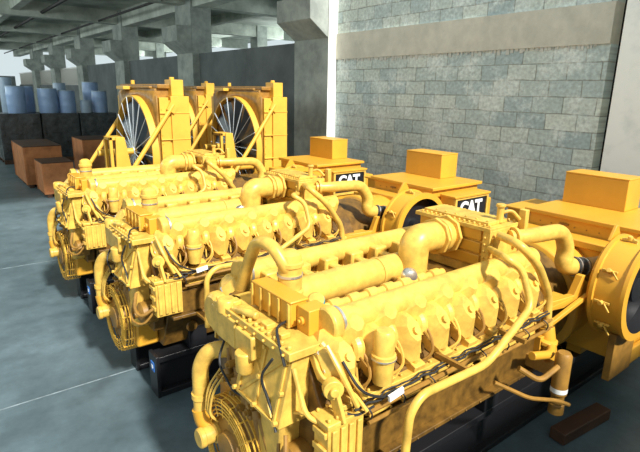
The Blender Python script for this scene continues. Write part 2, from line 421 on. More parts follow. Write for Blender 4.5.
    # water manifold rails with saddle elbows
    for sg in (-1, 1):
        yr = YC + sg*0.40; zr = 1.455
        b = MB(); b.tube([(1.36, yr, zr), (2.98, yr, zr)], 0.064, 22)
        mr = b.build('water_manifold', YEL, P)
        b = MB(); b.lathe((1.285, yr, zr), (1,0,0), [(0,0.072),(0.008,0.082),(0.05,0.082),(0.055,0.066),(0.08,0.066)], 20)
        b.build('manifold_end_cap', YEL, mr, 0.004)
        b = MB(); b.lathe((1.345, yr, zr), (1,0,0), [(0,0.070),(0.0,0.074),(0.014,0.074),(0.014,0.070)], 20); b.build('hose_clamp', STL, mr)
        for k in range(8):
            x = 1.385 + 0.212*k
            b = MB()
            b.ngon_cover((x+0.02, YC+sg*0.40, zr-0.045), (0, sg*0.82, 0.57), (0, -sg*0.57, 0.82), 0.185, 0.175, 0.10, 0.34, 0.42)
            b.tube([(x+0.02, YC+sg*0.44, zr-0.05), (x+0.02, YC+sg*0.50, zr-0.10), (x+0.01, YC+sg*0.50, zr-0.15)], 0.034, 10, 0.03)
            b.build('manifold_elbow', YEL, mr, 0.0, smooth=False)
    # valley tubes
    b = MB(); b.tube([(1.45, 2.07, 1.405), (2.36, 2.07, 1.405)], 0.085, 22)
    b.lathe((1.42, 2.07, 1.405), (1,0,0), [(0,0.06),(0.02,0.085),(0.05,0.085)], 20)
    b.lathe((2.05, 2.07, 1.405), (1,0,0), [(0,0.085),(0.003,0.091),(0.02,0.091),(0.023,0.085)], 20)
    b.build('exhaust_manifold', YEL, P)
    b = MB(); b.tube([(1.44, 1.84, 1.40), (2.4, 1.84, 1.40)], 0.026, 14)
    x = 1.50
    while x < 2.35: b.lathe((x, 1.84, 1.40), (1,0,0), [(0,0.026),(0.006,0.037),(0.07,0.037),(0.076,0.026)], 14); x += 0.13
    b.build('segmented_pipe', YEL, P)
    for k in range(6):
        x = 1.45+0.212*k
        b = MB(); b.box((x-0.05, 2.27, 1.36), (x+0.055, 2.37, 1.47)); b.box((x-0.03, 2.16, 1.36), (x+0.03, 2.28, 1.44)); b.build('manifold_saddle', YEL, P, 0.012)
    b = MB(); b.box((1.5, 1.7, 1.24), (2.95, 2.3, 1.32))
    for k in range(10): b.cyl((1.62+0.13*k, 1.76, 1.30), (1.62+0.13*k, 1.76, 1.35), 0.02, 8)
    b.build('valley_cover', SHD, P, 0.01)
    # silver turbo body beside the elbow
    b = MB(); b.lathe((2.12, 1.86, 1.43), (0.4, 1, 0), [(-0.04,0.02),(-0.03,0.04),(0.0,0.05),(0.03,0.04),(0.04,0.02)], 18)
    b.build('turbocharger_cover', STL, P, label='small bare-metal round cover')
    # aftercooler
    ax0, ax1, ay0, ay1, az0, az1 = 2.64, 2.90, 1.70, 2.26, 1.40, 1.68
    b = MB(); b.box((ax0+0.015, ay0, az0), (ax1, ay1, az1-0.03))
    ac = b.build('aftercooler', YEL, P, 0.006)
    b = MB(); 
    for k in range(3):
        z = az0+0.012 + 0.083*k
        b.box((ax0, ay0+0.055, z), (ax0+0.03, ay1-0.01, z+0.072))
    b.build('ribbed_side_panel', YEL2, ac, 0.006, label='panels with horizontal grooves, side shade painted in as orange')  # more orange than the casing: shade of this side painted in
    b = MB(); b.box((ax0-0.02, ay0-0.02, az1-0.03), (ax1+0.02, ay1+0.02, az1-0.004)); b.box((ax0+0.025, ay0+0.03, az1-0.004), (ax1-0.025, ay1-0.02, az1+0.018))
    b.bolts([(ax0-0.0, ay0+0.0+0.038*k, az1-0.004) for k in range(15)], (0,0,1), 0.009, 0.016)
    b.bolts([(ax1+0.0, ay0+0.0+0.038*k, az1-0.004) for k in range(15)], (0,0,1), 0.009, 0.016)
    b.bolts([(ax0+0.045, ay0+0.05+0.08*k, az1+0.018) for k in range(6)], (0,0,1), 0.007, 0.010)
    b.build('top_flange', YEL, ac, 0.003)
    b = MB(); b.box((ax0-0.018, ay0-0.022, az0-0.02), (ax1+0.01, ay0+0.03, az1-0.02))
    b.box((ax0+0.02, ay0-0.06, az0+0.02), (ax1-0.03, ay0, az1-0.06))
    b.bolts([(ax0-0.018, ay0+0.012, az0+0.0+0.043*k) for k in range(6)], (-1,0,0), 0.008, 0.012)
    b.bolts([(ax0, ay0-0.022, az0+0.0+0.043*k) for k in range(6)], (0,-1,0), 0.008, 0.012)
    b.build('side_flange', YEL, ac, 0.004)
    b = MB(); b.box((2.66, 1.66, 1.34), (2.98, 2.3, 1.40)); b.box((2.9, 1.72, 1.30), (3.02, 2.2, 1.6)); b.build('aftercooler_bracket', YEL, ac, 0.006)
    b = MB(); b.tube([(2.80, 1.74, 1.68), (2.80, 1.74, 1.78)], 0.022, 10); b.cyl((2.80,1.74,1.78),(2.80,1.74,1.80),0.03,10); b.tube([(2.80,1.74,1.74),(2.86,1.70,1.76),(2.9,1.66,1.70)],0.012,8,0.03)
    b.box((2.93, 1.64, 1.60), (2.97, 1.69, 1.76))
    b.build('lifting_eye', YEL, ac, 0.004)
    # intake elbow
    b = MB()
    b.tube([(2.66, 2.0, 1.575), (2.46, 2.0, 1.580), (2.31, 2.0, 1.585), (2.30, 2.0, 1.44), (2.30, 2.0, 1.30)], 0.094, 26, 0.13, 8)
    el = b.build('intake_elbow', YEL, P)
    b = MB(); b.lathe((2.60, 2.00, 1.575), (1,0,0), [(0,0.10),(0.0,0.128),(0.022,0.128),(0.022,0.10)], 8)
    b.build('elbow_flange', YEL, el, 0.004)
    b = MB(); b.lathe((2.49, 2.00, 1.575), (1,0,0), [(0,0.098),(0.002,0.122),(0.024,0.122),(0.026,0.098)], 8); b.lathe((2.53, 2.00, 1.575), (1,0,0), [(0,0.10),(0.005,0.110),(0.04,0.110),(0.045,0.10)], 24)
    b.build('elbow_collar', YEL, el, 0.003)
    b = MB(); b.box((2.17, 1.86, 1.33), (2.44, 2.14, 1.365)); b.bolts([(x, y_, 1.365) for x in (2.19, 2.30, 2.42) for y_ in (1.88, 2.12)], (0,0,1), 0.012, 0.02)
    b.build('elbow_base_plate', YEL, el, 0.006)
    # rear coolant pipe, hose, cone
    b = MB(); b.tube([(2.80, 1.66, 1.60), (2.95, 1.60, 1.60), (3.30, 1.58, 1.585), (3.40, 1.58, 1.44), (3.38, 1.58, 1.32), (3.53, 1.55, 1.29)], lambda t: 0.047+0.016*t, 18, 0.09, 8)
    b.lathe((2.82,1.65,1.60), (0.19,-0.06,0.0), [(0,0.047),(0,0.065),(0.02,0.065),(0.02,0.047)], 16)
    cp = b.build('charge_air_pipe', YEL, P)
    b = MB(); b.cyl((3.48, 1.56, 1.30), (3.60, 1.53, 1.28), 0.066, 20)
    b.build('rubber_hose', RUB, cp, label='black rubber hose joint')
    b = MB()
    for t in (0.15, 0.75):
        p = Vector((3.48,1.56,1.30)).lerp(Vector((3.60,1.53,1.28)), t); b.lathe(p, (0.12,-0.03,-0.02), [(0,0.067),(0,0.072),(0.012,0.072),(0.012,0.067)], 20)
    b.build('hose_clamp', STL, cp)
    b = MB(); b.tube([(3.60, 1.53, 1.28), (3.72, 1.48, 1.24), (3.84, 1.42, 1.20)], lambda t: 0.068+0.09*t, 20)
    b.build('intake_cone', BRN, cp)
    # long thin pipes at the rear near side
    b = MB(); b.tube([(2.66, 1.64, 1.64), (2.58, 1.45, 1.64), (2.74, 1.42, 1.50), (2.92, 1.42, 1.27), (2.95, 1.42, 1.05)], 0.026, 14, 0.08)
    b.lathe((2.95,1.42,1.10), (0,0,-1), [(0,0.026),(0,0.036),(0.03,0.036),(0.03,0.032),(0.05,0.032)], 14)
    pa = b.build('coolant_pipe', YEL, P)
    b = MB(); b.tube([(2.95, 1.42, 1.04), (2.94, 1.38, 0.90), (2.96, 1.40, 0.80)], 0.05, 12); b.lathe((2.93,1.39,0.98),(0,0.2,-1),[(0,0.045),(0.005,0.066),(0.03,0.066),(0.035,0.05)],8)
    b.box((2.86,1.40,0.78),(3.02,1.56,1.0)); b.tube([(2.93,1.36,0.94),(2.80,1.30,0.95),(2.62,1.32,0.99)],0.026,10,0.05)
    b.build('pipe_fitting', YEL2, pa, 0.003)
    b = MB(); b.tube([(2.60, 1.66, 1.56), (2.36, 1.40, 1.62), (2.46, 1.36, 1.55), (2.46, 1.28, 1.36), (2.13, 1.25, 1.22), (2.03, 1.25, 1.17), (1.56, 1.25, 1.185), (1.49, 1.25, 1.12), (1.49, 1.27, 0.72)], 0.020, 14, 0.06)
    b.build('oil_pipe', YEL, P)
    for x in (2.40, 1.9): MB().box((x, 1.26, 1.16), (x+0.02, 1.46, 1.185)).build('pipe_bracket', BRN, P)
    MB().box((1.46, 1.26, 0.78), (1.52, 1.46, 0.80)).build('pipe_bracket', BRN, P)
    # cross-over hoses behind
    for k, (r, pts) in enumerate([(0.016, [(2.45,1.30,0.98),(2.55,1.22,0.90),(2.70,1.20,0.95)]), (0.012, [(2.3,1.35,0.92),(2.5,1.24,0.80),(2.70,1.18,0.74),(2.78,1.14,0.70)])]):
        MB().tube(pts, r, 8, 0.05).build('drain_hose', BRN, P)
    b = MB(); b.lathe((2.80, 1.22, 0.60), (0.0,-0.0,1), [(0,0.045),(0.06,0.045),(0.065,0.038),(0.12,0.038),(0.13,0.048),(0.38,0.048),(0.40,0.036)], 18)
    fl = b.build('fuel_filter', BRN, P)
    MB().lathe((2.80, 1.22, 0.745), (0,0,1), [(0,0.0495),(0.03,0.0495)], 18, False, False).build('filter_label', WHT, fl)
    b = MB(); b.box((2.78, 1.25, 0.82), (2.84, 1.56, 0.90)); b.build('filter_bracket', BRN, P, 0.004)
    # flywheel housing and rear brackets
    b = MB(); b.lathe((2.98, 2.0, 0.92), (1,0,0), [(0,0.40),(0.04,0.50),(0.22,0.50),(0.26,0.44),(0.62,0.42)], 32)
    b.bolts([(2.98+0.1, 2+0.47*math.cos(a), .92+0.47*math.sin(a)) for a in [i*PI/12 for i in range(24)]], (-1,0,0), 0.012, 0.08)
    b.build('flywheel_housing', SHD, P, 0.006)
    b = MB(); b.prism([(3.05, 1.52, 1.13), (3.36, 1.46, 1.14), (3.40, 1.44, 1.28), (3.44, 1.44, 1.28), (3.43, 1.45, 1.06), (3.10, 1.52, 1.06)], (0, 0.05, 0))
    b.box((3.0, 1.46, 1.10), (3.35, 1.60, 1.13)); b.bar((3.02, 1.46, 1.0), (3.5, 1.42, 1.14), 0.03)
    b.build('air_cleaner_bracket', YEL2, P, 0.004)
    # air cleaner drum
    o = (3.76, 1.42, 1.17); R_ = 0.35
    b = MB(); b.lathe(o, (0,-1,0), [(0.0,0.20),(0.0,R_-0.03),(0.02,R_-0.01),(0.03,R_+0.012),(0.055,R_+0.012),(0.06,R_-0.006),(0.22,R_-0.01),(0.225,R_+0.006),(0.25,R_+0.006),(0.255,R_-0.05)], 44, True, False)
    ad = b.build('air_cleaner', YEL2, P, 0.0)
    b = MB(); b.lathe(o, (0,-1,0), [(0.253,R_-0.045),(0.16,R_-0.06),(0.15,0.10),(0.20,0.09),(0.205,0.02)], 36, False, True); b.build('inlet_screen', BLK, ad, label='dark recessed round screen')
    b = MB(); b.prism([(3.64,1.40,1.50),(3.80,1.40,1.51),(3.74,1.40,1.60),(3.71,1.40,1.60)], (0,0.02,0)); b.build('lifting_tab', YEL2, ad, 0.002)
    for a in (100, 150, 185, 215):
        a_ = math.radians(a); d = Vector((math.cos(a_), 0, math.sin(a_))); c_ = Vector((3.76, 1.30, 1.17)) + d*(R_+0.004)
        b = MB(); b.bar(c_+Vector((0,0.05,0)), c_-Vector((0,0.05,0)), 0.016); b.cyl(c_, c_+d*0.03, 0.016, 8); b.bar(c_+Vector((0,-.02,0))+d*0.015, c_+Vector((0,-.06,-.05))+d*0.02, 0.01)
        b.build('latch', YEL, ad, 0.002)
    b = MB(); b.prism([(3.60,1.24,0.5),(3.95,1.24,0.5),(3.95,1.24,0.86),(3.60,1.24,0.86)], (0,0.05,0)); b.build('drum_support', BRN, P, 0.004)
    # ---------------- front end
    b = MB(); b.prism([(1.20,1.62,0.62),(1.20,2.44,0.62),(1.20,2.50,1.10),(1.20,2.34,1.38),(1.20,1.66,1.38),(1.20,1.50,1.10)], (0.08,0,0))
    b.build('front_housing', SHD, P, 0.008)
    # gear cover with cross ribs
    b = MB(); b.prism([(1.04,1.60,1.02),(1.12,1.60,1.345),(1.21,1.60,1.345),(1.21,1.60,1.02)],(0,0.40,0))
    gc = b.build('gear_cover', YEL, P, 0.006)
    fx = lambda z: 1.037+(z-1.02)*0.246
    b = MB()
    def fb(p, q): b.bar((fx(p[1]),p[0],p[1]),(fx(q[1]),q[0],q[1]),0.013)
    for p, q in (((1.66,1.05),(1.94,1.31)),((1.94,1.05),(1.66,1.31)),((1.64,1.03),(1.64,1.335)),((1.96,1.03),(1.96,1.335)),((1.64,1.035),(1.96,1.035)),((1.64,1.33),(1.96,1.33)),((1.80,1.03),(1.80,1.335))): fb(p, q)
    b.bolts([(fx(z_), y_, z_) for y_ in (1.62, 1.80, 1.98) for z_ in (1.045, 1.18, 1.32)], (-1,0,0.2), 0.012, 0.022)
    b.build('cover_rib', YEL, gc)
    # lower chute-like front cover
    b = MB(); b.prism([(1.10,1.92,1.02),(1.10,1.66,1.02),(1.09,1.68,0.66),(1.09,1.84,0.62)], (0.12,0,0)); b.build('belt_cover', YEL, P, 0.02)
    b = MB(); b.lathe((1.09, 1.62, 0.80), (1,0,0), [(0,0.05),(0.02,0.085),(0.13,0.09)], 18); b.lathe((1.05,1.62,0.80),(1,0,0),[(0,0.03),(0.05,0.03)],10)
    b.build('idler_pulley', BRN, P)
    # top ledge with bolts
    b = MB(); b.box((1.07, 1.56, 1.36), (1.32, 2.26, 1.40))
    b.bolts([(1.09, 1.59+0.055*k, 1.40) for k in range(13)], (0,0,1), 0.011, 0.02)
    b.bolts([(1.29, 1.59+0.055*k, 1.40) for k in range(13)], (0,0,1), 0.009, 0.016)
    b.bolts([(1.07, 1.60+0.08*k, 1.38) for k in range(8)], (-1,0,0), 0.008, 0.012)
    for y_ in (1.68, 1.80, 1.98, 2.12): b.box((1.11, y_, 1.40), (1.16, y_+0.06, 1.425))
    b.build('top_ledge', YEL, P, 0.004)
    b = MB(); b.box((1.06, 2.02, 1.22), (1.16, 2.22, 1.37)); b.lathe((1.10, 2.17, 1.36), (0,0,1), [(0,0.05),(0.06,0.05),(0.075,0.04)], 16); b.tube([(1.10,2.10,1.40),(1.10,1.98,1.43),(1.12,1.9,1.43)],0.02,10,0.03)
    b.box((1.05,1.84,1.24),(1.12,2.0,1.36)); b.lathe((1.06,1.92,1.26),(0,0,-1),[(0,0.05),(0.1,0.045),(0.12,0.03)],14)
    b.build('fuel_pump', YEL, P, 0.008)
    # ribbed oil cooler
    b = MB(); b.box((1.20, 1.74, 1.41), (1.29, 2.08, 1.53)); b.box((1.195, 1.735, 1.525), (1.30, 2.085, 1.538))
    oc = b.build('oil_cooler', YEL2, P, 0.006)
    for k in range(5): MB().box((1.188, 1.745+0.08*k, 1.41), (1.202, 1.757+0.08*k, 1.527)).build('cooler_rib', YEL, oc)
    # thermostat housings
    b = MB(); b.box((1.23, 1.64, 1.40), (1.34, 1.735, 1.52)); b.cyl((1.23,1.69,1.46),(1.215,1.69,1.46),0.020,12); b.cyl((1.215,1.69,1.46),(1.205,1.69,1.46),0.010,8)
    b.build('thermostat_housing', YEL2, P, 0.008)
    b = MB(); b.lathe((1.40, 1.80, 1.43), (-0.4,-0.35,0.75), [(0,0.03),(0.05,0.035),(0.06,0.042),(0.09,0.042),(0.10,0.03)], 18)
    ky = b.build('regulator_cap', YEL, P)
    b = MB(); b.lathe((1.40, 1.80, 1.43), (-0.4,-0.35,0.75), [(0.066,0.04),(0.066,0.044),(0.082,0.044),(0.082,0.04)], 18); b.build('cap_gasket', TEAL, ky)
    b = MB(); b.lathe((1.36, 1.98, 1.46), (0,0,1), [(0,0.07),(0.02,0.07),(0.03,0.062),(0.15,0.062),(0.155,0.07),(0.175,0.07),(0.18,0.062),(0.215,0.056),(0.235,0.03)], 24)
    up_ = b.build('outlet_cylinder', YEL, P)
    b = MB(); b.lathe((1.36, 1.98, 1.46), (0,0,1), [(0.100,0.064),(0.100,0.067),(0.112,0.067),(0.112,0.064)], 24); b.build('cylinder_band', STL, up_)
    # breather canister before first head
    b = MB(); b.lathe((1.475, 1.41, 1.19), (0,0,1), [(0,0.03),(0.01,0.045),(0.12,0.05),(0.125,0.056),(0.15,0.056),(0.155,0.048),(0.25,0.048),(0.265,0.038)], 20)
    br_ = b.build('breather_canister', YEL, P)
    b = MB(); b.lathe((1.475,1.41,1.32),(0,0,1),[(0.0,0.0565),(0.0,0.059),(0.006,0.059),(0.006,0.0565)],20); b.build('canister_clamp', STL, br_)
    b = MB(); b.obox((1.50, 1.345, 1.16), (0.09, 0.012, 0.03), (1,0,0.15)); b.build('data_plate', WHT, br_, label='small white plate')
    # link arm + fittings beside it
    b = MB(); b.cyl((1.22,1.46,1.25),(1.20,1.42,1.25),0.045,16); b.bar((1.21,1.44,1.25),(1.23,1.40,1.10),0.06,0.02,(1,0,0)); b.cyl((1.20,1.42,1.25),(1.19,1.40,1.25),0.02,10)
    b.build('tensioner_arm', YEL, P, 0.004)
    # slanting tubes round the first heads
    for r, pts in [(0.012, [(1.22,1.50,1.42),(1.24,1.40,1.30),(1.30,1.38,1.16)]), (0.016, [(1.24,1.56,1.40),(1.30,1.42,1.28),(1.36,1.40,1.17)]),
                   (0.009, [(1.22,1.60,1.36),(1.18,1.48,1.28),(1.30,1.42,1.22),(1.34,1.36,1.13)]), (0.012, [(1.12,1.60,1.30),(1.12,1.50,1.10),(1.25,1.42,1.06)]),
                   (0.008, [(1.10,1.98,1.28),(1.08,1.86,1.12),(1.10,1.66,1.06),(1.16,1.52,1.10)])]:
        MB().tube(pts, r, 8, 0.06).build('small_bore_pipe', YEL, P)
    for pts in ([(1.05,1.66,1.34),(1.03,1.74,1.22),(1.06,1.70,1.10),(1.04,1.62,1.00)], [(1.26,1.44,1.36),(1.30,1.37,1.24),(1.40,1.37,1.17),(1.52,1.37,1.13)],
                [(1.20,1.50,1.20),(1.28,1.39,1.10),(1.40,1.38,1.12)], [(1.10,2.20,1.20),(1.03,2.16,1.10),(1.05,2.02,0.98),(1.08,1.92,1.0)],
                [(1.22,1.78,1.43),(1.12,1.74,1.44),(1.08,1.66,1.42),(1.06,1.58,1.34)]):
        MB().tube(pts, 0.0065, 6, 0.06).build('black_cable', RUB, P)
    # junction box
    b = MB(); b.box((1.16, 1.40, 0.83), (1.36, 1.50, 1.10)); 
    for k in range(4): b.box((1.175+0.047*k, 1.385, 0.85), (1.20+0.047*k, 1.40, 1.08))
    b.box((1.15,1.39,1.09),(1.37,1.52,1.115)); b.bolts([(1.17+0.045*k,1.41,1.115) for k in range(5)],(0,0,1),0.009,0.018); b.bolts([(1.18+0.05*k,1.50,1.115) for k in range(4)],(0,0,1),0.009,0.018)
    for z_ in (0.88,0.96,1.04): b.box((1.145,1.405,z_),(1.16,1.495,z_+0.03))
    b.build('junction_box', YEL, P, 0.006)
    b = MB(); b.tube([(1.16,1.44,0.90),(1.06,1.46,0.84),(1.04,1.54,0.88),(1.08,1.60,0.98)],0.012,8,0.06); b.tube([(1.16,1.46,0.86),(1.08,1.48,0.76),(1.02,1.58,0.78),(1.08,1.66,0.90)],0.009,8,0.06)
    b.build('conduit', BRN, P)
    # crank damper with grille guard
    DC = Vector((1.10, 2.10, 0.60)); GR = 0.285
    b = MB(); b.lathe(DC, (-1,0,0), [(-0.10,0.20),(-0.02,0.22),(0.0,0.185),(0.035,0.175),(0.04,0.10),(0.07,0.09),(0.075,0.02)], 36)
    b.build('crank_damper', BRN, P)
    gd = MB()
    for k in range(7):
        x = DC.x - 0.055 + 0.022*k; rr = GR - (0.012 if k == 0 else 0)
        gd.tube([(x, DC.y+rr*math.cos(a), DC.z+rr*math.sin(a)) for a in [2*PI*i/48 for i in range(49)]], 0.0045, 5)
    for rr in (0.262, 0.240, 0.218, 0.196):
        gd.tube([(DC.x-0.062, DC.y+rr*math.cos(a), DC.z+rr*math.sin(a)) for a in [2*PI*i/48 for i in range(49)]], 0.0045, 5)
    for i in range(18):
        a = 2*PI*i/18; d = Vector((0, math.cos(a), math.sin(a)))
        gd.tube([DC+d*0.18+Vector((-0.062,0,0)), DC+d*(GR-0.006)+Vector((-0.062,0,0)), DC+d*GR+Vector((0.085,0,0))], 0.005, 5)
    gd.build('grille_guard', OCH, P)
    # water inlet drop pipe, cap
    b = MB(); b.tube([(1.16, 2.24, 1.10), (1.06, 2.33, 1.08), (1.02, 2.36, 0.98), (1.02, 2.36, 0.70)], 0.046, 18, 0.08)
    b.lathe((1.02,2.36,0.82),(0,0,-1),[(0,0.046),(0,0.054),(0.03,0.054),(0.03,0.046)],18)
    dp = b.build('water_inlet_pipe', YEL, P)
    b = MB(); b.tube([(1.02,2.36,0.72),(1.03,2.34,0.62),(1.10,2.28,0.58)],0.056,16,0.05); b.build('inlet_elbow', YEL2, dp)
    b = MB(); b.lathe((0.95, 2.27, 0.60), (1,0.0,0), [(0,0.048),(0.008,0.056),(0.03,0.056),(0.035,0.05),(0.09,0.05),(0.095,0.062),(0.13,0.062),(0.13,0.05),(0.22,0.05)], 20)
    b.build('inlet_cap', YEL, dp)
    b = MB()
    for k in range(3):
        b.tube([(1.08,2.22-0.03*k,1.02),(1.02,2.27-0.03*k,0.90),(1.0,2.26-0.02*k,0.76),(1.05,2.22,0.70)],0.007,6,0.06)
    b.build('cable_bundle', YEL, P)
    b = MB()
    for y0,z0,y1,z1,r in [(2.16,1.20,1.96,0.84,0.022),(2.02,1.20,1.84,0.72,0.018),(2.22,1.12,2.10,0.92,0.014),(1.96,1.12,1.78,0.74,0.016)]:
        b.tube([(1.13,y0,z0),(1.10,(y0+y1)/2,(z0+z1)/2),(1.11,y1,z1)],r,10)
        b.lathe((1.09,(y0+y1)/2,(z0+z1)/2),(0,y1-y0,z1-z0),[(-.02,r),(-.02,r*1.4),(.02,r*1.4),(.02,r)],12)
    for y_, z_ in ((2.14,1.0),(2.06,0.96),(1.94,1.06),(2.0,0.90),(1.88,0.98),(2.20,0.98),(2.10,1.10),(1.92,0.92)):
        b.cyl((1.15,y_,z_),(1.06,y_,z_),0.020,8); b.cyl((1.06,y_,z_),(1.045,y_,z_),0.012,6)
    b.box((1.12,1.86,0.86),(1.20,2.2,1.22))
    b.build('front_pipework', BRN, P)
    # rear-of-front: crankcase front lower block
    b = MB(); b.box((1.12,1.80,0.42),(1.30,2.34,0.9)); b.build('front_cover', YEL2, P, 0.02)
    # ---------------- generator
    b = MB(); b.lathe((3.60,2.0,0.90),(1,0,0),[(0,0.42),(0.02,0.47),(0.10,0.47),(0.12,0.44),(0.5,0.44)],32)
    b.box((4.02, 1.34, 0.46), (5.15, 2.50, 1.30)); b.box((4.0,1.30,0.42),(5.2,1.34,0.56))
    gb = b.build('generator_body', YEL2, P, 0.012)
    b = MB(); b.prism([(3.98,1.30,1.30),(3.98,2.36,1.30),(3.98,2.36,1.36),(3.98,1.30,1.36)],(0.2,0,0)); b.build('body_ledge', YEL2, gb, 0.01)
    b = MB(); b.box((3.995,1.50,0.98),(4.02,1.98,1.22)); b.box((3.985,1.72,1.18),(3.995,1.76,1.20)); b.build('access_door', YEL2, gb, 0.006)
    b = MB(); b.box((4.18, 1.42, 1.30), (4.97, 2.30, 1.47)); 
    tb = b.build('terminal_box', YEL2, P, 0.006)
    b = MB(); b.box((4.14, 1.38, 1.465), (5.00, 2.34, 1.50)); b.build('box_lid', YEL2, tb, 0.006)
    b = MB(); b.bolts([(4.18, 1.50+0.1*k, 1.40) for k in range(8)], (-1,0,0), 0.006, 0.006); b.box((4.165,1.95,1.405),(4.182,2.03,1.42)); b.build('box_screw', BRN, tb)
    b = MB(); b.box((4.40, 2.345, 1.26), (4.9, 2.66, 1.41)); b.box((4.37,2.342,1.405),(4.93,2.69,1.425)); b.build('side_box', YEL2, P, 0.006)
    b = MB(); b.box((4.27, 1.20, 1.02), (4.85, 1.38, 1.41)); b.box((4.25, 1.17, 1.405), (4.87, 1.38, 1.43))
    sb = b.build('breaker_box', YEL2, P, 0.005)
    b = MB(); b.box((4.30, 1.192, 1.12), (4.82, 1.20, 1.385)); pn = b.build('black_panel', BLK, sb, label='black panel with white lettering')
    b = MB(); b.box((4.27,1.18,1.385),(4.85,1.2,1.405)); b.box((4.27,1.18,1.1),(4.30,1.2,1.405)); b.box((4.82,1.18,1.1),(4.85,1.2,1.405)); b.box((4.27,1.18,1.09),(4.85,1.2,1.12)); b.build('panel_frame', YEL, sb)
    # lettering CAT
    cu = bpy.data.curves.new('lettering', 'FONT'); cu.body = 'CAT'; cu.size = 0.20; cu.extrude = 0.003; cu.offset = 0.008; cu.align_x = 'CENTER'; cu.space_character = 0.92
    to = bpy.data.objects.new('tmp', cu); C.objects.link(to)
    bpy.context.view_layer.update()
    me = bpy.data.meshes.new_from_object(to.evaluated_get(bpy.context.evaluated_depsgraph_get())); bpy.data.objects.remove(to)
    me.materials.clear(); me.materials.append(WHT)
    lt = bpy.data.objects.new('lettering', me); C.objects.link(lt); lt.parent = sb
    lt.location = Vector((4.55, 1.187, 1.215)) - world_loc(sb); lt.rotation_euler = (PI/2, 0, 0)
    lt['label'] = 'white bold capital letters'
    b = MB(); b.prism([(4.51,1.186,1.155),(4.59,1.186,1.155),(4.55,1.186,1.205)],(0,0.004,0)); b.build('yellow_triangle', YEL, sb)
    # control box
    b = MB(); b.box((4.68, 1.73, 1.50), (4.97, 2.28, 1.772)); cb = b.build('control_box', YEL2, P, 0.006)
    b = MB(); b.box((4.677, 1.727, 1.772), (4.973, 2.283, 1.785)); b.build('control_box_lid', YEL2, cb, 0.004)
    return root

g1 = make_genset()
g2 = copy_tree(g1); g2.location = (2.9, 4.0, 0)
g2['label'] = 'middle yellow diesel generator set of the three in the row'
g3 = copy_tree(g1); g3.location = (2.9, 6.0, 0)
g3['label'] = 'yellow diesel generator set furthest back, in front of the radiators'

# pieces only the nearest set carries: arched pipe and pump volute at its far front corner
P = g1
b = MB(); b.tube([(1.28, 2.40, 1.28), (1.28, 2.28, 1.52), (1.28, 2.17, 1.71), (1.29, 2.03, 1.72), (1.32, 1.96, 1.62), (1.36, 1.97, 1.56)], 0.034, 16, 0.09)
ap = b.build('arched_pipe', YEL, P)
b = MB(); b.lathe((1.365,2.00,1.60),(0.05,0.3,0.4),[(0,0.046),(0,0.055),(0.02,0.055),(0.02,0.046)],16); b.build('hose_clamp', STL, ap)
b = MB(); b.lathe((1.20, 2.40, 1.26), (-1,0.0,0), [(0,0.10),(0.02,0.115),(0.06,0.115),(0.08,0.09)], 28)
b.box((1.08,2.10,1.20),(1.26,2.32,1.36)); b.lathe((1.15,2.22,1.34),(0,0,1),[(0,0.075),(0.05,0.07),(0.06,0.05)],20)
b.build('pump_housing', YEL, P, 0.012)

